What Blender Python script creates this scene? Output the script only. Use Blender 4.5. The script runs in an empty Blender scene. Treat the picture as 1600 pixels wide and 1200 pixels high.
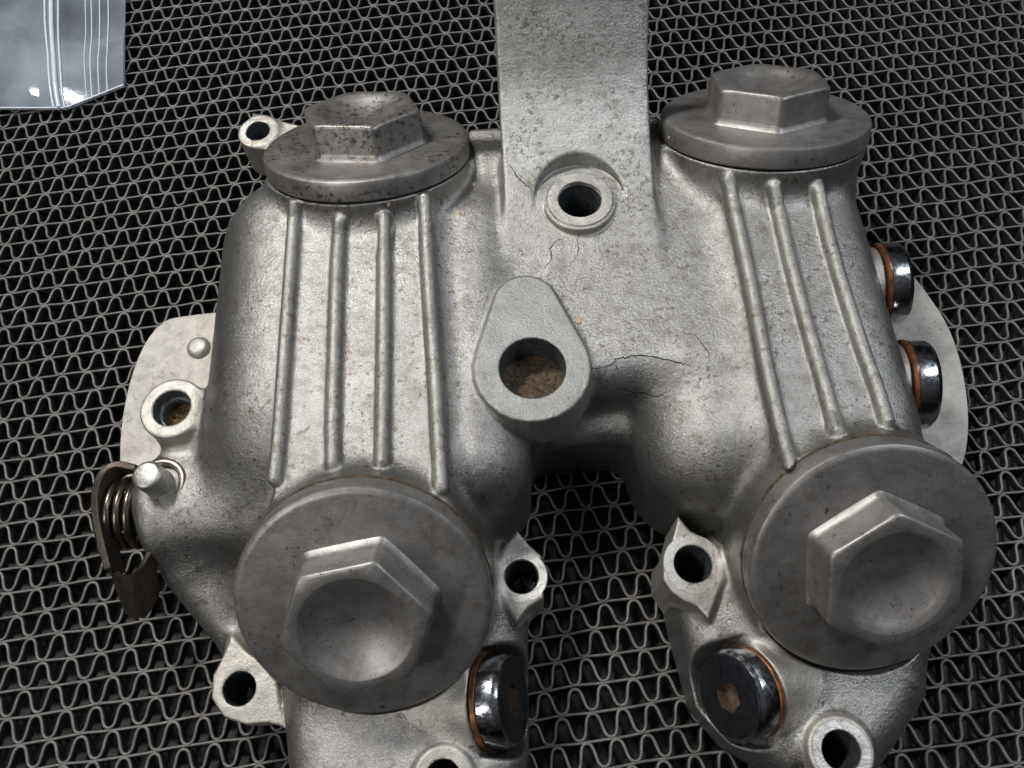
import bpy, math, random, time
import numpy as np
from mathutils import Matrix, Vector
T0 = time.time()
random.seed(7); rng = np.random.default_rng(7)
scene = bpy.context.scene
C = scene.collection
# ------------------------------------------------------------------ camera (unit = 1 cm)
TILT, ROLL, FPX, HGT = math.radians(24.82), math.radians(-3.797), 1250.0, 20.0
RX = np.array([[1, 0, 0], [0, math.cos(TILT), -math.sin(TILT)], [0, math.sin(TILT), math.cos(TILT)]])
RZ = np.array([[math.cos(ROLL), -math.sin(ROLL), 0], [math.sin(ROLL), math.cos(ROLL), 0], [0, 0, 1]])
RM = RX @ RZ
cd = bpy.data.cameras.new('camera'); cam = bpy.data.objects.new('camera', cd); C.objects.link(cam)
cam.matrix_world = Matrix.Translation((0, 0, HGT)) @ Matrix(RM.tolist()).to_4x4()
cd.sensor_fit = 'HORIZONTAL'; cd.sensor_width = 36; cd.lens = 36 * FPX / 1600; cd.clip_start = .1; cd.clip_end = 500
scene.camera = cam
# ------------------------------------------------------------------ light: a workshop, big overhead lamps
w = bpy.data.worlds.new('World'); scene.world = w; w.use_nodes = True
nt = w.node_tree; nt.nodes.clear()
wo = nt.nodes.new('ShaderNodeOutputWorld'); bg = nt.nodes.new('ShaderNodeBackground')
tc = nt.nodes.new('ShaderNodeTexCoord'); sx = nt.nodes.new('ShaderNodeSeparateXYZ'); rp = nt.nodes.new('ShaderNodeValToRGB')
nt.links.new(tc.outputs['Generated'], sx.inputs[0]); nt.links.new(sx.outputs['Z'], rp.inputs[0])
rp.color_ramp.elements[0].position = 0.25; rp.color_ramp.elements[0].color = (.03, .03, .032, 1)
rp.color_ramp.elements[1].position = 1.0; rp.color_ramp.elements[1].color = (.75, .77, .80, 1)
e = rp.color_ramp.elements.new(.6); e.color = (.26, .26, .265, 1)
nt.links.new(rp.outputs[0], bg.inputs[0]); bg.inputs[1].default_value = .12
nt.links.new(bg.outputs[0], wo.inputs[0])
def area(name, loc, target, sx_, sy_, power, col):
    l = bpy.data.lights.new(name, 'AREA'); l.shape = 'RECTANGLE'; l.size = sx_; l.size_y = sy_; l.energy = power; l.color = col
    o = bpy.data.objects.new(name, l); C.objects.link(o); o.location = loc
    o.rotation_euler = (Vector(target) - Vector(loc)).to_track_quat('-Z', 'Y').to_euler()
    return o
area('ceiling_lamp', (-23, 33, 54), (0, 3, 2), 15, 6, 26500, (1, .975, .94))
area('ceiling_lamp', (36, 14, 48), (0, 3, 2), 6, 20, 9500, (.88, .94, 1))
area('ceiling_lamp', (-34, -20, 46), (0, 3, 2), 6, 18, 8500, (1, .975, .94))
scene.view_settings.view_transform = 'Standard'; scene.view_settings.look = 'None'
scene.view_settings.exposure = 0; scene.view_settings.gamma = 1

# ------------------------------------------------------------------ helpers
def P(px, py, z):
    """point at height z seen at pixel px, py of the 1600 x 1200 picture"""
    d = RM @ np.array([(px - 800) / FPX, (600 - py) / FPX, -1.0])
    return np.array([0, 0, HGT]) + d * ((z - HGT) / d[2])
def unit(v):
    v = np.asarray(v, float); return v / np.linalg.norm(v)
def empty(name, loc=(0, 0, 0)):
    o = bpy.data.objects.new(name, None); C.objects.link(o); o.location = loc; return o
def tag(o, label=None, cat=None, group=None, kind=None):
    for k, v in (('label', label), ('category', cat), ('group', group), ('kind', kind)):
        if v: o[k] = v
    return o
def mesh_obj(name, V, F, mat, parent=None, smooth=True, sharp=None):
    me = bpy.data.meshes.new(name)
    me.from_pydata([tuple(map(float, v)) for v in V], [], [tuple(map(int, f)) for f in F])
    me.materials.append(mat)
    if smooth:
        me.polygons.foreach_set('use_smooth', np.ones(len(me.polygons), bool))
        if sharp: me.set_sharp_from_angle(angle=math.radians(sharp))
    me.update()
    o = bpy.data.objects.new(name, me); C.objects.link(o)
    if parent: o.parent = parent
    return o
def frame(n, xdir=(1, 0, 0)):
    n = unit(n); x = np.asarray(xdir, float); x = unit(x - n * np.dot(x, n)); y = np.cross(n, x)
    return np.array([x, y, n]).T
def revolve(name, prof, c, n, mat, parent, seg=96, sharp=35, close=False):
    """lathe (r, h) profile about axis n at c; r may be a function of angle"""
    R = frame(n); V = []; F = []
    m = len(prof)
    for i in range(seg):
        a = 2 * math.pi * i / seg
        for r, h in prof:
            rr = r(a) if callable(r) else r
            V.append(c + R @ np.array([rr * math.cos(a), rr * math.sin(a), h]))
    rng_ = m if close else m - 1
    for i in range(seg):
        j = (i + 1) % seg
        for k in range(rng_):
            k2 = (k + 1) % m
            F.append((i * m + k, j * m + k, j * m + k2, i * m + k2))
    return mesh_obj(name, V, F, mat, parent, True, sharp)
def tube(name, pts, r, mat, parent=None, seg=10, caps=True):
    pts = np.array(pts, float); n = len(pts); V = []; F = []
    t = np.gradient(pts, axis=0); t /= np.linalg.norm(t, axis=1)[:, None]
    up = np.array([0, 0, 1.0])
    if abs(t[0] @ up) > .9: up = np.array([0, 1.0, 0])
    for i in range(n):
        x = np.cross(up, t[i]); x /= np.linalg.norm(x); y = np.cross(t[i], x); up = y
        rr = r[i] if hasattr(r, '__len__') else r
        for k in range(seg):
            a = 2 * math.pi * k / seg; V.append(pts[i] + rr * (x * math.cos(a) + y * math.sin(a)))
    for i in range(n - 1):
        for k in range(seg):
            k2 = (k + 1) % seg; F.append((i * seg + k, i * seg + k2, (i + 1) * seg + k2, (i + 1) * seg + k))
    if caps:
        F.append(tuple(range(seg - 1, -1, -1))); F.append(tuple((n - 1) * seg + k for k in range(seg)))
    return mesh_obj(name, V, F, mat, parent, True, 50)
def catmull(pts, n=8):
    p = np.array(pts, float); p = np.vstack([2 * p[0] - p[1], p, 2 * p[-1] - p[-2]]); out = []
    for i in range(1, len(p) - 2):
        for k in range(n):
            t = k / n
            out.append(.5 * (2 * p[i] + (p[i + 1] - p[i - 1]) * t + (2 * p[i - 1] - 5 * p[i] + 4 * p[i + 1] - p[i + 2]) * t * t + (3 * p[i] - p[i - 1] - 3 * p[i + 1] + p[i + 2]) * t ** 3))
    out.append(p[-2]); return np.array(out)

# ------------------------------------------------------------------ materials
class NB:
    def __init__(s, name):
        s.m = bpy.data.materials.new(name); s.m.use_nodes = True; s.t = s.m.node_tree; s.t.nodes.clear()
        s.out = s.n('ShaderNodeOutputMaterial'); s.b = s.n('ShaderNodeBsdfPrincipled'); s.l(s.b.outputs[0], s.out.inputs[0])
        s.co = s.n('ShaderNodeTexCoord').outputs['Object']
    def n(s, k, **kw):
        x = s.t.nodes.new(k)
        for a, b in kw.items(): setattr(x, a, b)
        return x
    def l(s, a, b): s.t.links.new(a, b)
    def noise(s, scale, detail=4, rough=.55, out=0, co=None, dist=0):
        x = s.n('ShaderNodeTexNoise'); x.inputs['Scale'].default_value = scale; x.inputs['Detail'].default_value = detail
        x.inputs['Roughness'].default_value = rough; x.inputs['Distortion'].default_value = dist
        s.l(co or s.co, x.inputs['Vector']); return x.outputs[out]
    def ramp(s, v, stops, interp='LINEAR'):
        x = s.n('ShaderNodeValToRGB'); x.color_ramp.interpolation = interp
        while len(x.color_ramp.elements) < len(stops): x.color_ramp.elements.new(.5)
        for e_, (p, c) in zip(x.color_ramp.elements, stops):
            e_.position = p; e_.color = (c, c, c, 1) if not hasattr(c, '__len__') else (*c, 1)
        s.l(v, x.inputs[0]); return x.outputs[0]
    def mix(s, f, a, b, mode='MIX'):
        x = s.n('ShaderNodeMix', data_type='RGBA', blend_type=mode)
        for v, i in ((f, 0), (a, 6), (b, 7)):
            if hasattr(v, 'links') or isinstance(v, bpy.types.NodeSocket): s.l(v, x.inputs[i])
            else: x.inputs[i].default_value = v if i == 0 else ((*v, 1) if hasattr(v, '__len__') else (v, v, v, 1))
        return x.outputs[2]
    def math(s, op, a, b=0):
        x = s.n('ShaderNodeMath', operation=op)
        for v, i in ((a, 0), (b, 1)):
            if isinstance(v, bpy.types.NodeSocket): s.l(v, x.inputs[i])
            else: x.inputs[i].default_value = v
        return x.outputs[0]
    def bump(s, h, strength, dist, prev=None):
        x = s.n('ShaderNodeBump'); x.inputs['Strength'].default_value = strength; x.inputs['Distance'].default_value = dist
        s.l(h, x.inputs['Height'])
        if prev: s.l(prev, x.inputs['Normal'])
        return x.outputs[0]
    def set(s, **kw):
        for k, v in kw.items():
            i = s.b.inputs[k.replace('_', ' ')]
            if isinstance(v, bpy.types.NodeSocket): s.l(v, i)
            else: i.default_value = (*v, 1) if (hasattr(v, '__len__') and len(v) == 3) else v
        return s.m

def cast_alu(name, base=(.385, .379, .368), metal=.9, pits=.0, rough=.29, stain=1.0, grain=1.0, fade=None):
    m = NB(name)
    big = m.noise(.55, 5, .6); mid = m.noise(2.6, 5, .65); fine = m.noise(26, 3, .6); grit = m.noise(60, 2, .5)
    col = m.mix(m.ramp(big, [(.35, 0), (.65, 1)]), tuple(b * .90 for b in base), tuple(b * 1.06 for b in base))
    if fade:   # pale oxide film that ends raggedly towards the middle of the casting
        sy = m.n('ShaderNodeSeparateXYZ'); m.l(m.co, sy.inputs[0])
        f = m.ramp(m.math('ADD', m.math('MULTIPLY', m.math('SUBTRACT', sy.outputs['Y'], fade), .35), m.noise(1.2, 5, .65)), [(.35, 0), (.75, 1)])
        col = m.mix(f, (.385, .379, .368), col)
    col = m.mix(m.math('MULTIPLY', m.ramp(mid, [(.47, 0), (.72, 1)]), .62 * stain), col, (.17, .15, .12))
    col = m.mix(m.math('MULTIPLY', m.ramp(fine, [(.56, 0), (.72, 1)]), .5 * stain), col, (.14, .12, .10))
    # brown specks in clusters
    sp = m.math('MULTIPLY', m.ramp(m.noise(7.5, 3, .6), [(.58, 0), (.64, 1)]), m.ramp(m.noise(.9, 2), [(.42, 0), (.55, 1)]))
    col = m.mix(m.math('MULTIPLY', sp, .7 * stain), col, (.13, .095, .07))
    if pits:
        pt = m.math('MULTIPLY', m.ramp(m.noise(7, 7, .8), [(.52, 0), (.57, 1)]), m.ramp(m.noise(.8, 4, .6), [(.45, 0), (.56, 1)]))
        col = m.mix(m.math('MULTIPLY', pt, pits), col, (.13, .115, .09))
    g2 = m.noise(34, 3, .6)
    col = m.mix(m.math('MULTIPLY', m.ramp(g2, [(.55, 0), (.72, 1)]), .42 * grain), col, (.22, .205, .19))
    col = m.mix(m.math('MULTIPLY', m.ramp(g2, [(.28, 1), (.45, 0)]), .5 * grain), col, (.74, .72, .69))
    nb = m.bump(m.noise(17, 5, .68), .65 * grain, .030)
    nb = m.bump(grit, 0.4 * grain, .012, nb)
    nb = m.bump(m.noise(2.2, 4, .55), .25, .10, nb)
    r = m.ramp(mid, [(.3, rough + .015), (.75, rough + .15)])
    return m.set(Base_Color=col, Metallic=metal, Roughness=r, Normal=nb)
M_CAST = cast_alu('cast_aluminium')
M_ARM = cast_alu('cast_aluminium_pale', base=(.52, .525, .51), metal=.82, pits=.85, stain=.6, rough=.33, fade=12.5)
M_BOSS = cast_alu('cast_aluminium_cool', base=(.38, .385, .375), metal=.86, stain=.35, rough=.45)
M_RIB = cast_alu('cast_aluminium_rib', base=(.43, .425, .405), metal=.88, pits=.6, stain=.9, rough=.36)
M_FACE = cast_alu('machined_aluminium', base=(.52, .50, .465), metal=.75, stain=.5, rough=.42, grain=.6)
M_SEAT = cast_alu('milled_seat', base=(.72, .71, .67), metal=.8, stain=.9, rough=.33, grain=.5)
M_FLANGE = cast_alu('flange_aluminium', base=(.50, .48, .45), metal=.45, stain=.5, rough=.5, grain=.5)

def cap_steel(name, d=0.0):
    m = NB(name)
    mid = m.noise(1.7, 6, .68); fine = m.noise(14, 4, .6)
    col = m.mix(m.ramp(mid, [(.3, 0), (.7, 1)]), (.28, .27, .263), (.36, .346, .336))
    col = m.mix(m.math('MULTIPLY', m.ramp(m.noise(3.2, 6, .7), [(.50, 0), (.68, 1)]), .55), col, (.17, .14, .115))
    sp = m.math('MULTIPLY', m.ramp(m.noise(8, 6, .75), [(.59 - d * .6, 0), (.64 - d * .6, 1)]), m.ramp(m.noise(1.1, 2), [(.49 - d * .3, 0), (.58 - d * .3, 1)]))
    col = m.mix(m.math('MULTIPLY', sp, .9), col, (.07, .05, .035))
    # fine scratches: noise stretched one way
    mp = m.n('ShaderNodeMapping'); mp.inputs['Scale'].default_value = (1.2, 34, 34); mp.inputs['Rotation'].default_value = (0, 0, .12); m.l(m.co, mp.inputs[0])
    sc = m.noise(1, 3, .6, co=mp.outputs[0])
    col = m.mix(m.math('MULTIPLY', m.ramp(sc, [(.6, 0), (.72, 1)]), .25), col, (.62, .60, .58))
    nb = m.bump(sc, .10, .01); nb = m.bump(fine, .22, .012, nb); nb = m.bump(m.noise(3, 4, .6), .12, .06, nb)
    return m.set(Base_Color=col, Metallic=.75, Roughness=m.ramp(mid, [(.3, .40), (.75, .54)]), Normal=nb)
M_CAP = cap_steel('dull_steel_cap'); M_CAPD = cap_steel('pitted_steel_cap', .10)
def simple(name, col, metal=0, rough=.5, var=.25, scale=6, bump=.1, bd=.01):
    m = NB(name); f = m.noise(scale, 4, .6)
    c = m.mix(m.ramp(f, [(.3, 0), (.7, 1)]), tuple(x * (1 - var) for x in col), tuple(min(1, x * (1 + var)) for x in col))
    return m.set(Base_Color=c, Metallic=metal, Roughness=rough, Normal=m.bump(m.noise(scale * 3, 3), bump, bd))
def chrome():
    m = NB('chromed_plug')
    f = m.noise(9, 5, .65)
    col = m.mix(m.ramp(f, [(.55, 0), (.75, 1)]), (.46, .48, .52), (.10, .10, .12))
    return m.set(Base_Color=col, Metallic=1.0, Roughness=m.ramp(f, [(.4, .12), (.7, .35)]), Normal=m.bump(m.noise(14, 3), .25, .012))
M_CHROME = chrome()
M_BLACKFACE = simple('oil_black_steel', (.035, .037, .045), .6, .3, .3, 5)
def copper():
    m = NB('rusty_copper_washer'); f = m.noise(5, 5, .65)
    col = m.mix(m.ramp(f, [(.35, 0), (.65, 1)]), (.30, .12, .05), (.07, .04, .025))
    return m.set(Base_Color=col, Metallic=.55, Roughness=.45, Normal=m.bump(m.noise(20, 3), .3, .01))
M_COPPER = copper()
M_SOCKET = simple('rusty_socket', (.13, .09, .065), .3, .55, .5, 9, .4, .03)
M_BORE = simple('bore_steel', (.16, .18, .19), .7, .42, .4, 7, .3, .02)
M_BOREDARK = simple('oily_bore', (.03, .03, .03), .4, .4, .4, 7, .3, .02)
M_SEAL = simple('black_seal', (.012, .012, .012), 0, .5)
M_GASKET = simple('dirty_gasket_edge', (.13, .095, .065), .3, .6, .7, 9, .5, .03)
M_DIRT = simple('packed_dirt', (.17, .125, .085), 0, .85, .75, 13, 1, .08)
M_CRUD = simple('golden_crud', (.34, .22, .09), .1, .6, .8, 16, 1, .06)
M_LEVER = simple('brown_steel_lever', (.10, .082, .07), .85, .38, .35, 12, .5, .02)
M_SPRING = simple('spring_steel', (.19, .165, .14), .95, .3, .35, 9, .2, .01)
M_PIN = simple('pale_steel_pin', (.42, .42, .39), .8, .38, .3, 9, .4, .02)
M_CRACK = simple('crack_line', (.03, .028, .025), 0, .8)
M_FLAKE = simple('sand_flake', (.62, .45, .28), 0, .7, .35, 30, .6, .02)
def plastic():
    m = NB('mat_plastic')
    f = m.noise(3.0, 5, .65); g = m.noise(22, 3, .6)
    col = m.mix(m.ramp(f, [(.35, 0), (.7, 1)]), (.115, .11, .105), (.20, .193, .183))
    col = m.mix(m.math('MULTIPLY', m.ramp(g, [(.6, 0), (.72, 1)]), .35), col, (.38, .365, .35))
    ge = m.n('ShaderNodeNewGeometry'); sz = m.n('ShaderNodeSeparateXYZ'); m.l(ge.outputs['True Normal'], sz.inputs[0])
    col = m.mix(m.ramp(sz.outputs['Z'], [(.2, 0), (.8, 1)]), (.022, .021, .021), col)   # upward faces lighter, upright faces near black
    return m.set(Base_Color=col, Roughness=m.ramp(g, [(.4, .38), (.7, .28)]), Normal=m.bump(g, .5, .02), Specular_IOR_Level=.6)
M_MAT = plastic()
M_TABLE = simple('dark_bench', (.024, .021, .021), 0, .5, .6, 1.6, .4, .04)

# ------------------------------------------------------------------ setting: bench top and the mesh mat on it
MAT_H = .62
mesh_obj('bench_top', [(-60, -40, -MAT_H), (60, -40, -MAT_H), (60, 70, -MAT_H), (-60, 70, -MAT_H)], [(0, 1, 2, 3)], M_TABLE, smooth=False)['kind'] = 'structure'
AN, PITCH, PER, OFF = math.radians(4.589), .029946 * HGT, .034984 * HGT, 36.12
ca, sa = math.cos(AN), math.sin(AN)
def lat(u, v):  # u along the bars in cm, v = bar number -> world xy
    y = (OFF - v) * PITCH
    return np.array([ca * u - sa * y, sa * u + ca * y])
def latinv(x, y):
    return ca * x + sa * y, OFF - (-sa * x + ca * y) / PITCH
mat = empty('mesh_mat', (0, 0, -MAT_H))
tag(mat, 'dark grey plastic mesh mat of straight and wavy strands under the metal cover', 'mat')
def ribbon(name, path, th, z0, z1, m, parent, rnd=.014):
    path = np.array(path); t = np.gradient(path, axis=0); t /= np.linalg.norm(t, axis=1)[:, None]
    nrm = np.stack([-t[:, 1], t[:, 0]], 1); h = th / 2
    prof = [(-h, z0), (-h, z1 - .04), (-h * .72, z1 - .012), (-h * .28, z1), (h * .28, z1), (h * .72, z1 - .012), (h, z1 - .04), (h, z0)]
    V = np.concatenate([np.column_stack([path + nrm * a, np.full(len(path), z)]) for a, z in prof]); n = len(path); k = len(prof)
    F = [(i + j * n, i + 1 + j * n, i + 1 + (j + 1) * n, i + (j + 1) * n) for j in range(k - 1) for i in range(n - 1)]
    F += [tuple(j * n for j in range(k)), tuple(j * n + n - 1 for j in range(k - 1, -1, -1))]
    o = mesh_obj(name, V + np.array([0, 0, MAT_H]), F, m, parent, True, 50)
    return o
corner = lambda px, py: latinv(*P(px, py, 0)[:2])
for n in range(-9, 46):
    us = [latinv(*P(px, py, 0)[:2])[0] for px in (-150, 1750) for py in (600,)]
    half = 25 if n < 10 else 18
    u = np.arange(-half, half + 4, .35)
    wob = .02 * np.sin(u * 2.1 + n) + .008 * np.sin(u * 5.3 + 2 * n)
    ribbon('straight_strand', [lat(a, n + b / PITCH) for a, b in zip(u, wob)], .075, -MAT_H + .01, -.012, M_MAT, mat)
    ph = rng.normal(0, .06) + .5 * (n % 2) + .2
    u = np.arange(-half, half + 4, PER / 16)
    th = 2 * math.pi * (u / PER + ph) + .16 * np.sin(u * .9 + n * 1.7) + .12 * np.sin(u * 3.1 + n * 4.1)
    amp = .435 * (1 + .05 * np.sin(u * 1.3 + n * 2.3))
    s = np.sin(th); yv = amp * np.tanh(.8 * s) / math.tanh(.8)
    skew = -.024 * np.sin(2 * th)
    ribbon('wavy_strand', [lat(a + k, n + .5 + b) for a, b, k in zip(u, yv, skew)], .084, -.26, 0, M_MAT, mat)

# ------------------------------------------------------------------ the casting: distance-field parts, polygonised once, split by part
def smin(a, b, k):
    h = np.maximum(k - np.abs(a - b), 0) / k
    return np.minimum(a, b) - h * h * k * .25
def smax(a, b, k): return -smin(-a, -b, k)
def f32(*a): return [np.asarray(x, np.float32) for x in a]
def rbox(lo, hi, r):
    lo, hi = f32(lo, hi); c = (lo + hi) / 2; half = (hi - lo) / 2
    def f(p):
        q = np.abs(p - c) - (half - r)
        return np.sqrt((np.maximum(q, 0) ** 2).sum(1)) + np.minimum(q.max(1), 0) - r
    return f
def cyl(a, b, r, rr=.08, r2=None):
    a, b = f32(a, b); L = float(np.linalg.norm(b - a)); ax = (b - a) / L
    def f(p):
        d = p - a; h = d @ ax; q = np.sqrt(np.maximum((d * d).sum(1) - h * h, 0))
        rad = r if r2 is None else r + (r2 - r) * np.clip(h / L, 0, 1)
        x = q - (rad - rr); y = np.abs(h - L / 2) - (L / 2 - rr)
        return np.sqrt(np.maximum(x, 0) ** 2 + np.maximum(y, 0) ** 2) + np.minimum(np.maximum(x, y), 0) - rr
    return f
def chain(pts, rs):
    pts = [np.asarray(p, np.float32) for p in pts]
    if not hasattr(rs, '__len__'): rs = [rs] * len(pts)
    def f(p):
        out = None
        for a, b, r1, r2 in zip(pts[:-1], pts[1:], rs[:-1], rs[1:]):
            ab = b - a; t = np.clip(((p - a) @ ab) / (ab @ ab), 0, 1)
            d = np.sqrt((((p - a) - t[:, None] * ab) ** 2).sum(1)) - (r1 + (r2 - r1) * t)
            out = d if out is None else np.minimum(out, d)
        return out
    return f
def prism(poly, z0, z1, rr=.1, M=None, c=None, rnd=0):
    poly = np.asarray(poly, np.float32); n = len(poly)
    def f(p):
        if M is not None: p = (p - np.asarray(c, np.float32)) @ np.asarray(M, np.float32)
        x, y, z = p[:, 0], p[:, 1], p[:, 2]
        d = np.full(len(p), 1e9, np.float32); ins = np.zeros(len(p), bool)
        for i in range(n):
            a, b = poly[i], poly[(i + 1) % n]; e = b - a
            wx, wy = x - a[0], y - a[1]; t = np.clip((wx * e[0] + wy * e[1]) / (e @ e), 0, 1)
            d = np.minimum(d, (wx - e[0] * t) ** 2 + (wy - e[1] * t) ** 2)
            cond = (a[1] > y) != (b[1] > y)
            ins ^= cond & (x < a[0] + (y - a[1]) * (e[0] / (e[1] if abs(e[1]) > 1e-9 else 1e-9)))
        d = np.sqrt(d); d = np.where(ins, -d, d) - rnd
        q0 = d + rr; q1 = np.abs(z - (z0 + z1) / 2) - (z1 - z0) / 2 + rr
        return np.sqrt(np.maximum(q0, 0) ** 2 + np.maximum(q1, 0) ** 2) + np.minimum(np.maximum(q0, q1), 0) - rr
    return f
def isect(f, g, k=.2): return lambda p: smax(f(p), g(p), k)
def half(c, n):  # keeps the side the normal points away from
    c, n = f32(c, unit(n)); return lambda p: (p - c) @ n
def XY(pts, z): return [P(a, b, z)[:2] for a, b in pts]
UP = np.array([0, 0, 1.0]); DN = -UP

CAPR, CAPT = 2.53, .52
CAPS = [('ul', P(572, 220, 4.65), unit([.0, .54, 1]), 17), ('ur', P(1194, 176, 4.6), unit([.02, .56, 1]), 56),
        ('ll', P(566, 948, 4.08), unit([-.01, -.88, 1]), 39), ('lr', P(1368, 880, 3.85), unit([.05, -.88, 1]), 1)]
CB = {k: (c - n * CAPT, n) for k, c, n, a in CAPS}    # seats of the caps
ZL, ZR, ZW = 4.72, 4.62, 4.28                          # panel heights left, right and of the middle web
parts = []
def add(name, f, k=.3, mat=None): parts.append((name, f, k, mat or M_CAST))
# --- barrels, necks and skirts
add('body', rbox((-7.2, 5.2, -1.5), (-1.2, 14.2, ZL), 2.2), .5)
add('body', rbox((-5.0, 4.8, 1.5), (-1.55, 13.0, ZL - .03), .45), .12)
add('body', prism(XY([(457, 310), (451, 400), (440, 560), (431, 690), (426, 780), (698, 790), (689, 600), (679, 450), (672, 310)], ZL), 2.5, ZL + .03, .10), .12)
add('body', rbox((-4.0, 4.6, -1.5), (.30, 13.0, ZL - .22), 1.35), .5)
add('body', rbox((4.9, 4.9, -1.5), (8.75, 13.2, ZR), 1.15), .5)
add('body', prism(XY([(1131, 300), (1150, 370), (1172, 480), (1189, 570), (1209, 660), (1232, 760), (1400, 760), (1388, 660), (1344, 520), (1306, 400), (1282, 300)], ZR), 2.5, ZR + .05, .10), .14)
add('body', rbox((2.75, 4.5, -1.5), (6.4, 9.2, 4.25), 1.7), .8)
add('body', rbox((-1, 7.15, 1.0), (6.5, 14.3, ZW), .75), .6)
add('body', rbox((-.5, 7.3, -1.0), (4.5, 8.8, 2.0), .35), .5)
for k, deep in (('ul', 4.2), ('ur', 4.2), ('ll', 4.4), ('lr', 4.4)):
    c, n = CB[k]
    add('neck', cyl(c - n * deep, c + n * -.03, 2.52 - deep * (.10 if k[0] == 'u' else .08), .07, 2.52), .38, M_CAST)
add('skirt', prism(XY([(405, 905), (446, 1040), (462, 1230), (480, 1330), (800, 1330), (826, 1180), (824, 900), (700, 800), (450, 800)], 1.0), -.6, 2.15, .9), .9)
add('skirt', prism(XY([(1035, 905), (1052, 985), (1085, 1105), (1135, 1165), (1215, 1215), (1340, 1230), (1395, 1150), (1432, 1090), (1440, 900), (1200, 800)], 1.0), -.6, 2.1, .8), .9)
# --- bracket arm
armM = None
arm_c = P(895, 200, 4.6)
arm_top = [P(x, y, z) for x, y, z in ((905, 440, 4.02), (903, 360, 4.36), (899, 280, 4.68), (894, 215, 5.02), (890, 135, 5.6), (887, 60, 6.35), (885, -20, 7.2), (884, -110, 8.3))]
arm_ax = unit((arm_top[-1] - arm_top[0]) * [1, 1, 0]); arm_sd = np.cross(arm_ax, UP)
_t = catmull([[(p - arm_c) @ arm_ax, p[2], 0] for p in arm_top], 6)[:, :2]
arm_poly = np.vstack([_t, _t[::-1] - [0, .62] + [.08, 0]])
_arm = prism(arm_poly, -1.80, 1.80, .10, np.array([arm_ax, UP, arm_sd]).T, [arm_c[0], arm_c[1], 0])
arm = _arm
add('body', cyl(P(832, 574, 4.1) + DN * 3.5, P(832, 574, 4.1), 1.15, .4), .5)
add('body', rbox((-.6, 6.55, -.5), (4.2, 9.0, 2.6), .45), .55)
add('bracket_arm', arm, .28, M_ARM)
# --- bosses
def ringc(px, py, z): return P(px, py, z)
BR = ringc(906, 311, 4.60)
add('ring_boss', cyl(BR + DN * 1.5, BR, .87, .05), .05, M_FACE)
t1, t2 = P(832, 574, 4.58), P(821, 472, 4.58)
td = []
for c, r, a0, a1 in ((t1, 1.26, 158, 382), (t2, .71, 22, 158)):
    for a in np.linspace(math.radians(a0), math.radians(a1), 16): td.append(c[:2] + r * np.array([math.cos(a), math.sin(a)]))
add('teardrop_boss', prism(td, 3.2, 4.58, .06), .16, M_BOSS)
LB = P(268, 637, 3.35)
add('side_boss', cyl(LB + DN * 2.2, LB, .74, .06), .3, M_FACE)
add('side_boss', chain([LB + DN * .9 + [.35, -.1, 0], LB + [1.6, -.6, -1.0]], [.62, .9]), .5)
UL = P(403, 205, 1.9)
add('corner_lug', cyl(UL + DN * 1.3, UL, .60, .05), .12, M_FACE)
add('corner_lug', prism(XY([(395, 178), (438, 190), (520, 210), (520, 260), (400, 232)], 1.8), 1.2, 1.86, .05), .2, M_FACE)
LL = P(374, 1076, 1.6)
add('corner_lug', prism(XY([(362, 996), (385, 1018), (402, 1030), (432, 1065), (446, 1137), (420, 1130), (385, 1133), (350, 1120), (330, 1090), (332, 1055), (345, 1030)], 1.6), .7, 1.6, .06), .1, M_FACE)
add('corner_lug', cyl(LL + DN * 1.6, LL + DN * .2, .5, .05), .3)
LI = P(815, 901, 2.2)
add('inner_lug', prism(XY([(808, 828), (826, 850), (846, 868), (851, 900), (849, 935), (826, 950), (806, 975), (790, 945), (770, 900), (790, 850)], 2.2), .3, 2.2, .07), .18, M_FACE)
RI = P(1083, 881, 2.35)
add('inner_lug', prism(XY([(1060, 806), (1078, 828), (1105, 842), (1121, 855), (1131, 880), (1131, 905), (1120, 935), (1108, 968), (1090, 948), (1068, 938), (1050, 925), (1036, 905), (1036, 868), (1048, 850)], 2.35), .3, 2.35, .06), .18, M_FACE)
RB = P(1315, 1173, 2.3)
add('corner_lug', cyl(RB + DN * 1.9, RB, .66, .06), .25, M_FACE)
BL = P(692, 1216, 2.3)
add('corner_lug', cyl(BL + DN * 1.9, BL, .60, .06), .25, M_FACE)
# lever shaft boss bulging left, ear behind the lower right cap, plug bosses
SH = P(240, 815, 1.9)
add('shaft_boss', cyl(SH, SH + [3.5, .3, .2], 1.12, .4), .9)
add('body', chain([P(330, 885, 1.1), P(380, 985, .65)], [1.0, .65]), .6)
add('body', cyl(P(262, 762, 2.75) + DN * 1.5, P(262, 762, 2.75), .62, .2), .7)
PL = [('a', P(1367, 446, 2.55), unit([1, -.05, .12]), 1.03), ('b', P(1406, 602, 2.5), unit([1, -.10, .12]), 1.06),
      ('c', P(760, 1096, 1.75), unit([.93, -.02, .34]), .95), ('d', P(1172, 1080, 1.85), unit([-.84, -.14, .48]), .93)]
for k, c, n, r in PL:
    add('plug_boss', cyl(c - n * 1.6, c - n * .02, r * (.93 if k in 'ab' else .98), .05), .25, M_FACE)
# back tabs
add('back_tab', rbox((-.75, 13.9, 2.2), (5.2, 14.9, 3.9), .18), .3)
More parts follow.
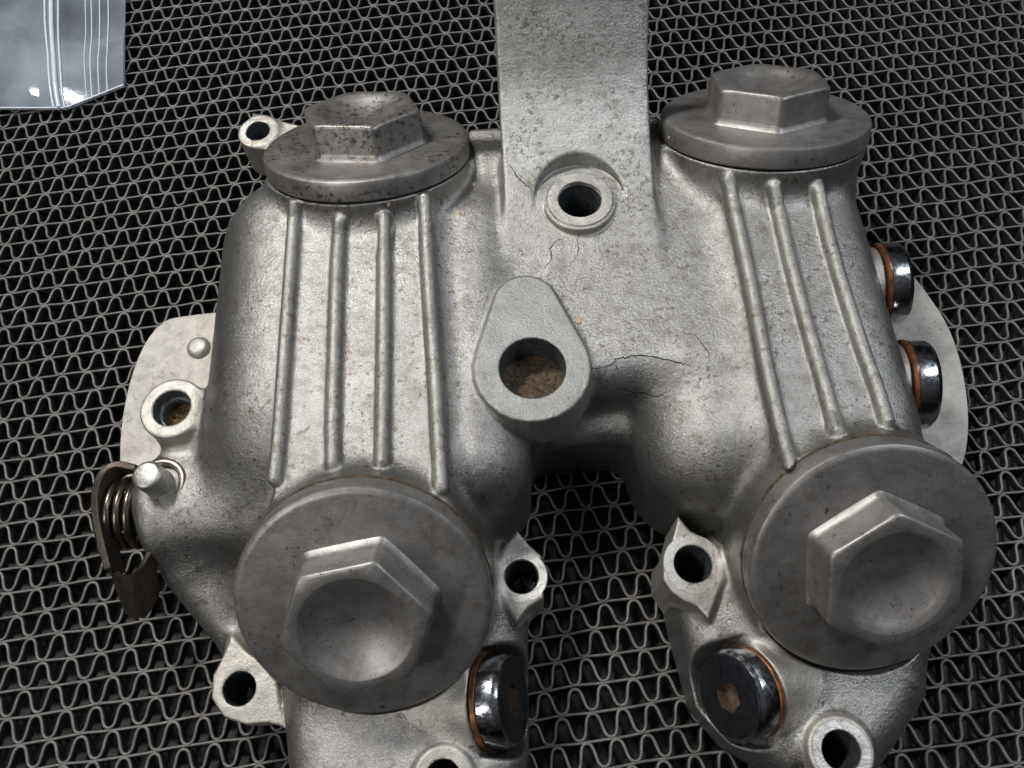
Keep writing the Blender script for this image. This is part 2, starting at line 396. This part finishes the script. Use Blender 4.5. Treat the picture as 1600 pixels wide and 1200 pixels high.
# --- ribs
_base = [q for q in parts if q[0] not in ('bracket_arm',)]
def trace(px, py):
    d = RM @ np.array([(px - 800) / FPX, (600 - py) / FPX, -1.0]); d = unit(d); o = np.array([0, 0, HGT]); t = 10.0
    for _ in range(60):
        p = (o + d * t)[None].astype(np.float32); v = None
        for nm, f, k, m in _base: v = f(p) if v is None else smin(v, f(p), k)
        t += float(v[0]) * .9
        if abs(v[0]) < 1e-3: break
    return o + d * t
def rib(pts, z, r): add('rib', chain([trace(a, b) + [0, 0, .085] for a, b in catmull([(*q, 0) for q in pts], 3)[:, :2]], r), .14, M_RIB)
for pts in ([(462, 322), (457, 400), (446, 560), (437, 690), (431, 750)], [(532, 350), (528, 430), (523, 600), (521, 725)],
            [(601, 345), (601, 500), (600, 600), (598, 722)], [(664, 314), (671, 450), (681, 600), (690, 765)]):
    rib(pts, [ZL + .10] * len(pts), .145)
for i, pts in enumerate(([(1136, 284), (1155, 370), (1178, 480), (1195, 570), (1215, 660), (1235, 735)], [(1208, 297), (1230, 400), (1262, 520), (1285, 600), (1306, 675)],
            [(1276, 298), (1300, 400), (1340, 530), (1365, 600), (1384, 660)])):
    rib(pts, [ZR + .12] * len(pts), .145)
# --- holes and cuts
cuts = [('cut', cyl(BR + [0, .05, -.05], BR + [0, .2, 2], 1.06, .02), .10, M_ARM)]
for nm, c, r, dp in (('bolt_hole', BR, .50, 2.5), ('bolt_hole', UL, .34, 2.2), ('bolt_hole', LL, .35, 2.5), ('bolt_hole', LI, .36, 3), ('bolt_hole', RI, .40, 3), ('bolt_hole', RB, .37, 3), ('bolt_hole', BL, .34, 3)):
    cuts.append((nm, cyl(c + DN * dp, c + UP, r, .01), .05, M_BORE))
cuts.append(('threaded_hole', cyl(LB + DN * .35, LB + UP, .43, .01), .05, M_BORE))
cuts.append(('threaded_hole', cyl(LB + DN * 1.6, LB + UP, .35, .01), .04, M_BORE))
cuts.append(('blind_hole', cyl(t1 + DN * .95, t1 + UP, .71, .04), .05, M_BORE))
for k, (c, n) in CB.items():   # nothing may stand proud of the cap seats
    cuts.append(('seat', cyl(c + n * -.01, c + n * 2.2, 2.62, .01), .03, M_BOSS))
for k, c, n, r in PL[2:]:
    cuts.append(('plug_pocket', cyl(c + n * -.01, c + n * 4, r + .16, .01), .12, M_CAST))
FLOOR = lambda p: -p[:, 2]

def field(p, want=False, pi=None, ci=None):
    d = None; best = None; lab = None
    for i in (range(len(parts)) if pi is None else pi):
        nm, f, k, m = parts[i]; g = f(p)
        if d is None: d = g; best = g.copy(); lab = np.full(len(p), i, np.int16)
        else:
            d = smin(d, g, k)
            if want:
                b = g < best - (0.0 if nm in ('body', 'neck', 'skirt') else -.035); best = np.where(b, g, best); lab[b] = i
    for j in (range(len(cuts)) if ci is None else ci):
        nm, f, k, m = cuts[j]; g = -f(p)
        if want:
            b = g > d - .012; lab[b] = 1000 + j
        d = smax(d, g, k)
    d = smax(d, FLOOR(p), .05)
    return (d, lab) if want else d

def center_vals(c):
    c = np.asarray(c, np.float32)
    return [f(c) for _, f, _, _ in parts], [f(c) for _, f, _, _ in cuts]
BIN = .9
def binned(p, want=False):
    p = np.asarray(p, np.float32); b = np.floor(p / BIN).astype(np.int64); key = (b[:, 0] + 500) * 1000000 + (b[:, 1] + 500) * 1000 + b[:, 2] + 500
    o = np.argsort(key, kind='stable'); ks, st = np.unique(key[o], return_index=True); st = np.append(st, len(o))
    cen = np.stack([ks // 1000000 - 500, ks // 1000 % 1000 - 500, ks % 1000 - 500], 1) * BIN + BIN / 2
    pv, cv = center_vals(cen); pv = np.array(pv); cv = np.array(cv); mn = pv.min(0); r = BIN * .87 * 1.05
    K = np.array([k for _, _, k, _ in parts])
    D = np.empty(len(p), np.float32); L = np.zeros(len(p), np.int16)
    for i in range(len(ks)):
        ix = o[st[i]:st[i + 1]]; q = p[ix]
        pi = np.nonzero(pv[:, i] < mn[i] + 2 * r + np.maximum(K, .2))[0]; ci = np.nonzero(cv[:, i] < r + .3)[0]
        x = field(q, want, pi, ci)
        if want: D[ix], L[ix] = x
        else: D[ix] = x
    return (D, L) if want else D

def polygonise(lo, hi, h):
    lo = np.array(lo, float); n = np.ceil((np.array(hi) - lo) / h).astype(int); B = 8
    n = ((n + B) // B) * B
    nb = n // B
    gi = np.stack(np.meshgrid(*[np.arange(k) for k in nb], indexing='ij'), -1).reshape(-1, 3)
    cen = (lo + (gi * B + B / 2) * h).astype(np.float32)
    d = field(cen)
    act = gi[np.abs(d) < (B * h * .87 + .35 + h)]
    G = np.full(tuple(n + 1), 1.0, np.float32)
    cgrid = np.sign(d).reshape(tuple(nb)); cg = np.repeat(np.repeat(np.repeat(cgrid, B, 0), B, 1), B, 2)
    G[:-1, :-1, :-1] = cg; del cg
    off = np.stack(np.meshgrid(*[np.arange(B + 1)] * 3, indexing='ij'), -1).reshape(-1, 3)
    idx = (act[:, None, :] * B + off[None]).reshape(-1, 3)
    flat = np.unique(np.ravel_multi_index(idx.T, G.shape)); del idx
    Gf = G.reshape(-1)
    Gf[flat] = binned((lo + np.stack(np.unravel_index(flat, G.shape), 1) * h).astype(np.float32))
    ins = G < 0
    c = [ins[i:i + n[0], j:j + n[1], k:k + n[2]] for i in (0, 1) for j in (0, 1) for k in (0, 1)]
    s = sum(x.astype(np.int8) for x in c); cell = (s > 0) & (s < 8)
    cid = np.full(cell.shape, -1, np.int32); ci = np.argwhere(cell); cid[cell] = np.arange(len(ci))
    acc = np.zeros((len(ci), 3)); cnt = np.zeros(len(ci))
    cor = [(i, j, k) for i in (0, 1) for j in (0, 1) for k in (0, 1)]
    vals = [G[ci[:, 0] + a, ci[:, 1] + b, ci[:, 2] + e_] for a, b, e_ in cor]
    for a in range(8):
        for b in range(a + 1, 8):
            df = np.array(cor[b]) - np.array(cor[a])
            if np.abs(df).sum() != 1: continue
            va, vb = vals[a], vals[b]; x = (va < 0) != (vb < 0)
            t = np.where(x, va / np.where(va == vb, 1, va - vb), 0)
            acc += np.where(x[:, None], np.array(cor[a]) + t[:, None] * df, 0); cnt += x
    V = lo + (ci + acc / cnt[:, None]) * h
    quads = []
    for ax in range(3):
        a, b = [(1, 2), (2, 0), (0, 1)][ax]
        sl0 = [slice(1, n[q]) for q in range(3)]; sl0[ax] = slice(0, n[ax]); sl1 = list(sl0); sl1[ax] = slice(1, n[ax] + 1)
        e0, e1 = ins[tuple(sl0)], ins[tuple(sl1)]
        for sgn, m in ((1, e0 & ~e1), (-1, ~e0 & e1)):
            q = np.argwhere(m); base = q.copy(); base[:, a] += 1; base[:, b] += 1
            def cc(da, db):
                r = base.copy(); r[:, a] -= da; r[:, b] -= db; return cid[r[:, 0], r[:, 1], r[:, 2]]
            w4 = [cc(1, 1), cc(0, 1), cc(0, 0), cc(1, 0)]
            if sgn < 0: w4 = w4[::-1]
            quads.append(np.stack(w4, 1))
    Q = np.concatenate(quads)
    assert Q.min() >= 0
    return V, Q
def grad(V, e=.006):
    g = np.zeros_like(V)
    for k in ((1, 1, 1), (1, -1, -1), (-1, 1, -1), (-1, -1, 1)):
        k = np.array(k, float); g += k * binned((V + k * e).astype(np.float32))[:, None]
    return g / (4 * e)
V, Q = polygonise((-9.6, -3.4, -.2), (11.2, 18.4, 8.6), .045)
print('casting', len(V), len(Q), round(time.time() - T0, 1))
for it in range(2):
    g = grad(V); gl = np.maximum((g * g).sum(1), .2)
    d = binned(V); V = V - np.clip(d / gl, -.03, .03)[:, None] * g
g = grad(V, .012); NRM = g / np.maximum(np.linalg.norm(g, axis=1), 1e-6)[:, None]
lab = binned(V, True)[1]
print('projected', round(time.time() - T0, 1))
ql = np.sort(lab[Q], axis=1); qlab = np.where(ql[:, 1] == ql[:, 2], ql[:, 1], np.where(ql[:, 0] == ql[:, 1], ql[:, 0], ql[:, 2]))
cover = empty('engine_cover', (0, 0, 0))
tag(cover, 'grey cast metal engine valve cover with four hex caps lying on the mesh mat', 'engine cover')
groups = {}
MERGE = {'body': 'casting', 'skirt': 'casting', 'cut': 'bracket_arm', 'seat': 'casting', 'plug_pocket': 'casting'}
def key(l):
    l = int(l); nm, f, k, m = parts[l] if l < 1000 else cuts[l - 1000]
    if nm in MERGE: return (MERGE[nm], 0)
    if nm == 'neck' or nm == 'bracket_arm': return (nm, l if nm == 'neck' else 0)
    if nm in ('side_boss',): return (nm, 0)
    if nm == 'threaded_hole': return (nm, 0)
    return (nm, l)
keyof = {int(l): key(l) for l in np.unique(qlab)}
order = {}
for l, k in keyof.items(): order.setdefault(k, []).append(l)
def mat_of(l): return (parts[l] if l < 1000 else cuts[l - 1000])[3]
for k, ls in order.items():
    sel = Q[np.isin(qlab, ls)]
    if len(sel) < 12: sel = sel
    used, inv = np.unique(sel, return_inverse=True); F = inv.reshape(-1, 4)
    me = bpy.data.meshes.new(k[0]); me.vertices.add(len(used)); me.vertices.foreach_set('co', V[used].astype(np.float32).ravel())
    me.loops.add(F.size); me.loops.foreach_set('vertex_index', F.ravel().astype(np.int32))
    me.polygons.add(len(F)); me.polygons.foreach_set('loop_start', np.arange(0, F.size, 4, dtype=np.int32))
    me.update(calc_edges=True); me.validate()
    me.polygons.foreach_set('use_smooth', np.ones(len(me.polygons), bool))
    me.normals_split_custom_set_from_vertices([tuple(x) for x in NRM[used]])
    m = M_CAST if k[0] == 'casting' else (M_ARM if k[0] == 'bracket_arm' else mat_of(ls[0]))
    me.materials.append(m)
    o = bpy.data.objects.new(k[0], me); C.objects.link(o); o.parent = cover
print('split', round(time.time() - T0, 1))

# ------------------------------------------------------------------ caps
def hexr(af, turn, p=44):
    """radius of a hexagon with softened corners; af = half across flats"""
    an = [math.radians(turn + 60 * i) for i in range(6)]
    return lambda a, s=1.0: af * s / (sum(max(0, math.cos(a - x)) ** p for x in an)) ** (1 / p)
def hex_cap(c, n, turn, M_CAP=M_CAP):
    """c = centre of the disc's outer face"""
    X = (1, 0, 0)
    r, t = CAPR, CAPT
    prof = [(0, -t), (r - .05, -t), (r, -t + .05), (r, -.11), (r - .03, -.05), (r - .09, -.012), (r - .16, 0), (.8, 0)]
    disc = revolve('cap_disc', prof, c, n, M_CAP, cover, 144, 28)
    H = .82; af = 1.30; hx = hexr(af, turn)
    R = frame(n, X); seg = 144; rows = []
    rd, dep = 1.07, .36; Rs = (rd * rd + dep * dep) / (2 * dep)
    for q in np.linspace(0, 1, 9)[1:]:
        rr = rd * q; rows.append((lambda a, rr=rr: rr, H - dep + (Rs - math.sqrt(Rs * Rs - rr * rr))))
    def blend(s, d): return lambda a: max(rd + .02, min(hx(a) - d, 1e9)) * s
    rows.append((lambda a: rd + .035, H + .005))
    for d, z in ((.08, 0), (.045, -.008), (.015, -.03), (0, -.075)):
        rows.append((lambda a, d=d: max(rd + .04 + (.13 - d) * .3, min(hx(a) - d, 1.62 - d * .5)), H + z - .10 * 0))
    rows.append((lambda a: min(hx(a), 1.65), .16)); rows.append((lambda a: min(hx(a), 1.65) + .025, .07)); rows.append((lambda a: min(hx(a), 1.65) + .10, .006)); rows.append((lambda a: min(hx(a), 1.65) + .12, -.02))
    V = [c + R @ np.array([0, 0, H - dep])]; F = []
    for i in range(seg):
        a = 2 * math.pi * i / seg
        for f, h in rows:
            q = f(a)
            # corners of the top are chamfered down a little, as a turned bar is
            hh = h - (max(0, q - 1.34) * .3 if h > .5 and q > rd + .03 else 0)
            V.append(c + R @ np.array([q * math.cos(a), q * math.sin(a), hh]))
    m = len(rows)
    for i in range(seg):
        j = (i + 1) % seg; F.append((0, 1 + i * m, 1 + j * m))
        for k in range(m - 1): F.append((1 + i * m + k, 1 + i * m + k + 1, 1 + j * m + k + 1, 1 + j * m + k))
    mesh_obj('hex_head', V, F, M_CAP, disc, True, 40)
    g = revolve('gasket_ring', ([(2.3, -t - .07), (2.52, -t - .07), (lambda a: 2.545 + .008 * math.sin(17 * a) + .007 * math.sin(41 * a + 1), -t - .05), (lambda a: 2.545 + .01 * math.sin(23 * a) + .006 * math.sin(37 * a), -t + .035), (2.3, -t + .04)] if n[1] < 0 else [(2.3, -t - .06), (2.47, -t - .06), (2.49, -t - .02), (2.3, -t + .03)]), c, n, M_GASKET if n[1] < 0 else M_SEAL, disc, 144, 40)
    return disc
for k, c, n, turn in CAPS: hex_cap(c, n, turn, M_CAPD if k == 'ul' else M_CAP)

# ------------------------------------------------------------------ plugs with copper washers
for k, c, n, r in PL:
    w_ = .11 if k in 'ab' else .13
    ph = revolve('plug_head', [(0, w_ + .18), (.345, w_ + .18), (.345, w_ + .50), (r - .12, w_ + .50), (r - .07, w_ + .485), (r - .015, w_ + .41), (r, w_ + .38), (r, w_ + .03), (r - .03, w_), (0, w_)], c, n, M_CHROME, cover, 96, 32)
    hxi = hexr(.29, 15, 60)
    face = revolve('plug_face', [(hxi, w_ + .507), (r - .12, w_ + .507), (r - .10, w_ + .495)], c, n, M_BLACKFACE, ph, 96, 40)
    hx = hexr(.292, 15, 60)
    R = frame(n); V = []; F = []; seg = 48
    for i in range(seg):
        a = 2 * math.pi * i / seg; q = hx(a)
        for rr, h in ((q + .004, w_ + .504), (q, w_ + .50), (q * .98, w_ + .24), (.0, w_ + .20)):
            V.append(c + R @ np.array([rr * math.cos(a), rr * math.sin(a), h]))
    for i in range(seg):
        j = (i + 1) % seg
        for kk in range(3): F.append((i * 4 + kk, i * 4 + kk + 1, j * 4 + kk + 1, j * 4 + kk))
    mesh_obj('hex_socket', V, F, M_SOCKET, ph, True, 30)
    ww = lambda a, q=r: q + .012 * math.sin(3 * a + q * 9) + .006 * math.sin(11 * a)
    revolve('copper_washer', [(.5, 0), (lambda a: ww(a) - .01, 0), (lambda a: ww(a) + .012, .02), (lambda a: ww(a) + .012, w_ - .02), (lambda a: ww(a) - .01, w_), (.5, w_)], c, n, M_COPPER, cover, 96, 40)

# machined seats round the bolt holes, a hair proud of the cast lugs
for c, r0, r1 in ((RI, .41, .66), (LI, .37, .58), (LL, .36, .52), (UL, .35, .52), (RB, .38, .58), (BL, .35, .54), (BR, .51, .78)):
    revolve('machined_seat', [(r0, -.02), (r0 + .02, .006), (r1 - .02, .006), (r1, -.02)], c, UP, M_SEAT, cover, 64, 40)

# ------------------------------------------------------------------ pale side flanges under the body
def slab(name, poly, z0, z1, mat_, parent, bev=.05):
    poly = [np.array(p) for p in poly]; n = len(poly); cen = sum(poly) / n
    V = []; 
    for ins, z in ((0, z0), (0, z1 - bev), (bev, z1)):
        for p in poly:
            d = unit(cen - p); q = p + d * ins; V.append((q[0], q[1], z))
    F = [tuple(range(2 * n, 3 * n)), tuple(range(n - 1, -1, -1))]
    for k in range(2):
        for i in range(n):
            j = (i + 1) % n; F.append((k * n + i, k * n + j, (k + 1) * n + j, (k + 1) * n + i))
    return mesh_obj(name, V, F, mat_, parent, True, 30)
def ccw(p):
    a = sum(p[i][0] * p[(i + 1) % len(p)][1] - p[(i + 1) % len(p)][0] * p[i][1] for i in range(len(p)))
    return p if a > 0 else p[::-1]
fl = slab('side_flange', ccw(XY([tuple(q) for q in catmull([(352, 487), (335, 487), (272, 495), (252, 505), (229, 530), (208, 575), (194, 630), (187, 690), (188, 740), (198, 790)], 4)] + [(330, 830), (420, 640), (420, 480)], 1.0)), .55, 1.0, M_FLANGE, cover)
slab('side_flange', ccw(XY([tuple(q) for q in catmull([(1380, 395), (1422, 425), (1452, 462), (1480, 505), (1500, 555), (1511, 610), (1514, 665), (1508, 715), (1490, 760)], 4)] + [(1380, 860), (1250, 700), (1300, 420)], 1.0)), .55, 1.0, M_FLANGE, cover)
rc = P(311, 544, 1.0)
revolve('rivet', [(0, .17), (.19, .165), (.25, .14), (.30, .08), (.32, 0), (.32, -.1)], rc, UP, M_FACE, fl, 40, 40)

# ------------------------------------------------------------------ dirt in the holes
def lump_disc(name, c, r, mat_, parent, amp, seed, seg=36, rings=10):
    g = np.random.default_rng(seed); V = [tuple(c)]; F = []
    for k in range(1, rings + 1):
        for i in range(seg):
            a = 2 * math.pi * i / seg; q = r * k / rings
            V.append((c[0] + q * math.cos(a), c[1] + q * math.sin(a), c[2] + (g.normal(0, amp) if k < rings else 0) - .04 * (k / rings)))
    for i in range(seg):
        j = (i + 1) % seg; F.append((0, 1 + i, 1 + j))
        for k in range(rings - 1): F.append((1 + k * seg + i, 1 + (k + 1) * seg + i, 1 + (k + 1) * seg + j, 1 + k * seg + j))
    return mesh_obj(name, V, F, mat_, parent)
lump_disc('packed_dirt', t1 + DN * .82, .72, M_DIRT, cover, .014, 3)
lump_disc('packed_dirt', LB + DN * .62, .36, M_CRUD, cover, .045, 5, 24, 7)
for c in (BR, UL, LL, LI, RI, RB, BL):
    pass

# ------------------------------------------------------------------ pin, clip, spring and lever on the left
PT = P(228, 741, 3.75)
revolve('pin', [(0, 0), (.24, 0), (.29, -.02), (.325, -.07), (.33, -1.5)], PT, UP, M_PIN, cover, 48, 35)
clip = []
for a in np.linspace(math.radians(-55), math.radians(165), 28): clip.append(a)
V = []; F = []
cc_ = PT + DN * .72
for a in clip:
    for r_, h in ((.44, -.08), (.60, -.08), (.60, .07), (.57, .09), (.47, .09), (.44, .07)): V.append(cc_ + np.array([r_ * math.cos(a), r_ * math.sin(a), h]))
for i in range(len(clip) - 1):
    for k in range(6): F.append((i * 6 + k, i * 6 + (k + 1) % 6, (i + 1) * 6 + (k + 1) % 6, (i + 1) * 6 + k))
F += [tuple(range(5, -1, -1)), tuple((len(clip) - 1) * 6 + k for k in range(6))]
mesh_obj('retaining_clip', V, F, M_SPRING, cover, True, 40)
ax0 = P(216, 800, 2.0)
pts = []
for t in np.linspace(0, 3.6 * 2 * math.pi, 150):
    pts.append(ax0 + np.array([.15 - t * .035, .78 * math.cos(t), .78 * math.sin(t)]))
pts = pts[:] if True else [pts[-1] + np.array([-.05, -.4 * k, -.22 * k]) for k in (1, 2, 3)]
lever = empty('decompression_lever', tuple(ax0)); lever.parent = cover
def lv(name, V, F, m, s=40):
    return mesh_obj(name, np.array(V) - ax0, F, m, lever, True, s)
tube('return_spring', np.array(pts) - ax0, .085, M_SPRING, lever, 10)
tube('lever_shaft', [np.array([.6, 0, 0]), np.array([-.62, 0, 0])], .42, M_LEVER, lever, 32)
# lever plate: a strap standing edge-on round the shaft end, then a folded tongue
def strap(name, path, width, th, m):
    """path of centre points; width vectors per point"""
    path = np.array(path); V = []; F = []
    t = np.gradient(path, axis=0); n = len(path)
    for i in range(n):
        wv = np.asarray(width[i]); nn = unit(np.cross(t[i], wv))
        for sw, sn in ((-1, -1), (1, -1), (1, 1), (-1, 1)): V.append(path[i] + wv * sw * .5 + nn * sn * th / 2)
    for i in range(n - 1):
        for k in range(4): F.append((i * 4 + k, i * 4 + (k + 1) % 4, (i + 1) * 4 + (k + 1) % 4, (i + 1) * 4 + k))
    F += [(3, 2, 1, 0), tuple((n - 1) * 4 + k for k in range(4))]
    o = lv(name, V, F, m)
    b = o.modifiers.new('bevel', 'BEVEL'); b.width = .025; b.segments = 2; b.limit_method = 'ANGLE'
    return o
path = catmull([P(222, 736, 2.6), P(192, 731, 2.7), P(170, 745, 2.75), P(160, 775, 2.7), P(161, 812, 2.6), P(169, 850, 2.5), P(180, 893, 2.4)], 5)
wd = [np.array([.10, .0, -.55])] * len(path)
strap('lever_plate', path, wd, .16, M_LEVER)
# tongue: curved sheet hanging down at the lower end
V = []; F = []; cols = catmull([P(176, 890, 2.45), P(188, 899, 2.5), P(205, 898, 2.55), P(219, 886, 2.55), P(231, 866, 2.5), P(236, 856, 2.45)], 5)
drop = P(222, 958, 1.75) - P(206, 890, 2.5); rows_ = 6
cols = np.array(cols); tg = np.gradient(cols, axis=0); nr = np.array([unit(np.cross(x, drop)) for x in tg])
if nr[:, 1].mean() > 0: nr = -nr
n = len(cols)
for s_ in (0, 1):
    for r_ in range(rows_ + 1):
        f_ = r_ / rows_
        for i in range(n):
            pin = (cols[i] - cols.mean(0)) * (1 - .22 * f_ * f_) + cols.mean(0)
            V.append(pin + drop * f_ + nr[i] * (.06 if s_ == 0 else -.06))
g0 = (rows_ + 1) * n
for r_ in range(rows_):
    for i in range(n - 1):
        a = r_ * n + i; F.append((a, a + n, a + n + 1, a + 1)); F.append((g0 + a, g0 + a + 1, g0 + a + n + 1, g0 + a + n))
for i in range(n - 1):
    F.append((i, i + 1, g0 + i + 1, g0 + i)); a = rows_ * n + i; F.append((a, g0 + a, g0 + a + 1, a + 1))
for r_ in range(rows_):
    for i in (0, n - 1):
        a = r_ * n + i; F.append((a, g0 + a, g0 + a + n, a + n) if i == 0 else (a, a + n, g0 + a + n, g0 + a))
lv('lever_tongue', V, F, M_LEVER, 50)

# ------------------------------------------------------------------ cracks, dropped straight onto the casting's surface
dg = bpy.context.evaluated_depsgraph_get(); dg.update()
def surf(px, py):
    d = RM @ np.array([(px - 800) / FPX, (600 - py) / FPX, -1.0]); d = unit(d)
    ok, loc, nor, idx, ob, mt = scene.ray_cast(dg, Vector((0, 0, HGT)), Vector(d))
    return np.array(loc), np.array(nor)
def crack(pts, wd_=.022, seed=0):
    g = np.random.default_rng(seed); q = catmull([(*p, 0) for p in pts], 7)[:, :2]; q = q + g.normal(0, .9, q.shape)
    S = [surf(*p) for p in q]; pos = [s[0] + s[1] * .004 for s in S]; V = []; F = []
    for i, (p, (l, nn)) in enumerate(zip(pos, S)):
        t = unit(pos[min(i + 1, len(pos) - 1)] - pos[max(i - 1, 0)]); sd = unit(np.cross(t, nn)); w2 = wd_ * .7 * (.35 + .65 * math.sin(math.pi * (i + .6) / (len(pos) + .2))) * g.uniform(.6, 1.3)
        V += [p - sd * w2, p + sd * w2]
    for i in range(len(pos) - 1): F.append((2 * i, 2 * i + 1, 2 * i + 3, 2 * i + 2))
    mesh_obj('crack', V, F, M_CRACK, cover, False)
crack([(922, 578), (955, 570), (968, 560), (1003, 556), (1030, 560), (1062, 567), (1080, 572)], .024, 1)
crack([(883, 371), (868, 378), (860, 390), (862, 405), (848, 420)], .018, 2)
crack([(903, 368), (904, 385), (900, 400), (890, 418)], .013, 3)
crack([(960, 612), (968, 607), (985, 612), (1005, 614), (1025, 619), (1042, 613)], .026, 4)
crack([(1068, 520), (1085, 524), (1098, 538), (1108, 555), (1108, 566)], .012, 5)
crack([(795, 255), (808, 275), (820, 288), (834, 299)], .02, 6)
crack([(963, 571), (966, 581)], .014, 7)

# ------------------------------------------------------------------ loose grit: each flake is a thing of its own
def flake(px, py, size, seed, label):
    l, nn = surf(px, py); g = np.random.default_rng(seed); R = frame(nn); V = []; k = 7
    for h, s_ in ((0, 1), (.35, .8)):
        for i in range(k):
            a = 2 * math.pi * i / k; r_ = size * s_ * g.uniform(.6, 1.15)
            V.append(R @ np.array([r_ * math.cos(a), r_ * 1.3 * math.sin(a), size * h * g.uniform(.8, 1.2)]))
    F = [tuple(range(2 * k - 1, k - 1, -1))[::-1], tuple(range(k - 1, -1, -1))] + [(i, (i + 1) % k, k + (i + 1) % k, k + i) for i in range(k)]
    o = mesh_obj('grit_flake', V, F, M_FLAKE, None, False); o.location = l
    tag(o, label, 'debris', 'sandy grit flakes on the engine cover')
flake(741, 288, .055, 1, 'sandy flake beside the upper left cap seat')
flake(904, 502, .085, 2, 'largest pale flake at the right edge of the teardrop boss')
flake(607, 319, .05, 3, 'sandy flake just below the rim of the upper left cap')
flake(716, 333, .05, 4, 'brown flake lowest of the two between upper left cap and bracket')
flake(1045, 215, .04, 5, 'tiny orange flake on the rim of the upper right cap')

# ------------------------------------------------------------------ clear zip bag at the upper left
def clear():
    m = NB('clear_film'); m.t.nodes.remove(m.b)
    tr = m.n('ShaderNodeBsdfTransparent'); tr.inputs[0].default_value = (.72, .76, .80, 1)
    gl = m.n('ShaderNodeBsdfGlossy'); gl.inputs['Roughness'].default_value = .14; gl.inputs['Color'].default_value = (.9, .94, 1, 1)
    df = m.n('ShaderNodeBsdfDiffuse'); df.inputs[0].default_value = (.60, .66, .74, 1)
    lw = m.n('ShaderNodeLayerWeight'); lw.inputs['Blend'].default_value = .28
    nb = m.bump(m.noise(.9, 3, .5, dist=.4), .35, .12)
    for q in (gl, df): m.l(nb, q.inputs['Normal'])
    a = m.n('ShaderNodeMixShader'); m.l(m.math('MAXIMUM', m.math('MULTIPLY', lw.outputs['Fresnel'], 1.3), .16), a.inputs[0]); m.l(tr.outputs[0], a.inputs[1]); m.l(gl.outputs[0], a.inputs[2])
    b = m.n('ShaderNodeMixShader'); cl = m.ramp(m.noise(.35, 3, .5, dist=.3), [(.35, .12), (.70, .48)]); m.l(cl, b.inputs[0]); m.l(a.outputs[0], b.inputs[1]); m.l(df.outputs[0], b.inputs[2])
    m.l(b.outputs[0], m.out.inputs[0]); return m.m
M_FILM = clear()
M_SEAM = simple('bag_seam_plastic', (.72, .78, .86), 0, .25, .08, 4, .1)
bag = empty('zip_bag', tuple(P(60, 60, .1)))
tag(bag, 'clear plastic zip bag at the corner of the mesh mat', 'bag')
b0 = np.array(bag.location)
def bagpt(s, t, side):   # s 0..1 left to right, t 0..1 from lower edge to beyond the frame
    lo_ = np.array([-260 + 455 * s, 172 - 0 * s]) if s < .80 else np.array([-260 + 455 * s, 172 - 36 * (s - .80) / .20])
    base = P(lo_[0], lo_[1], .12)
    top = P(lo_[0] * 1.0 - 2 + 4 * s, -160, .5)
    p = base * (1 - t) + top * t
    bul = math.sin(math.pi * min(1, s * 1.05)) * min(1, t * 3.2) ** .6
    wr = .10 * math.sin(9 * s + 5 * t) + .07 * abs(math.sin(17 * s + 7 * t + 2 * math.sin(5 * t))) + .06 * math.sin(13 * t - 6 * s)
    px_, py_ = lo_[0], 172 - 330 * t
    dcr = abs((px_ - 0) * .62 - (py_ - 122)) / 1.18
    cr = .10 * math.exp(-(dcr / 7) ** 2) * (1 if -60 < px_ < 62 else 0)
    if side: p = p + UP * (cr + .10 + (.75 * bul if s < .8 else .75 * bul * max(0, (1 - s) / .2) ** .7) + wr * min(1, t * 4))
    return p - b0
NS, NT = 70, 40
for side, nm in ((1, 'front_film'), (0, 'back_film')):
    V = [bagpt(i / NS, j / NT, side) for j in range(NT + 1) for i in range(NS + 1)]
    F = [(j * (NS + 1) + i, j * (NS + 1) + i + 1, (j + 1) * (NS + 1) + i + 1, (j + 1) * (NS + 1) + i) for j in range(NT) for i in range(NS)]
    mesh_obj(nm, V, F, M_FILM, bag)
for s, r in ((.762, .035), (.781, .075), (.800, .035), (.875, .018), (.893, .022), (.918, .022), (.945, .022)):
    tube('zip_ridge' if r > .03 else 'seam_ridge', [bagpt(s, t, 1) + UP * r * .4 for t in np.linspace(0, 1, 30)], r, M_SEAM, bag, 8)
tube('welded_edge', [bagpt(s, 0, 1) for s in np.linspace(0, 1, 60)], .03, M_SEAM, bag, 8)
print('done', round(time.time() - T0, 1))
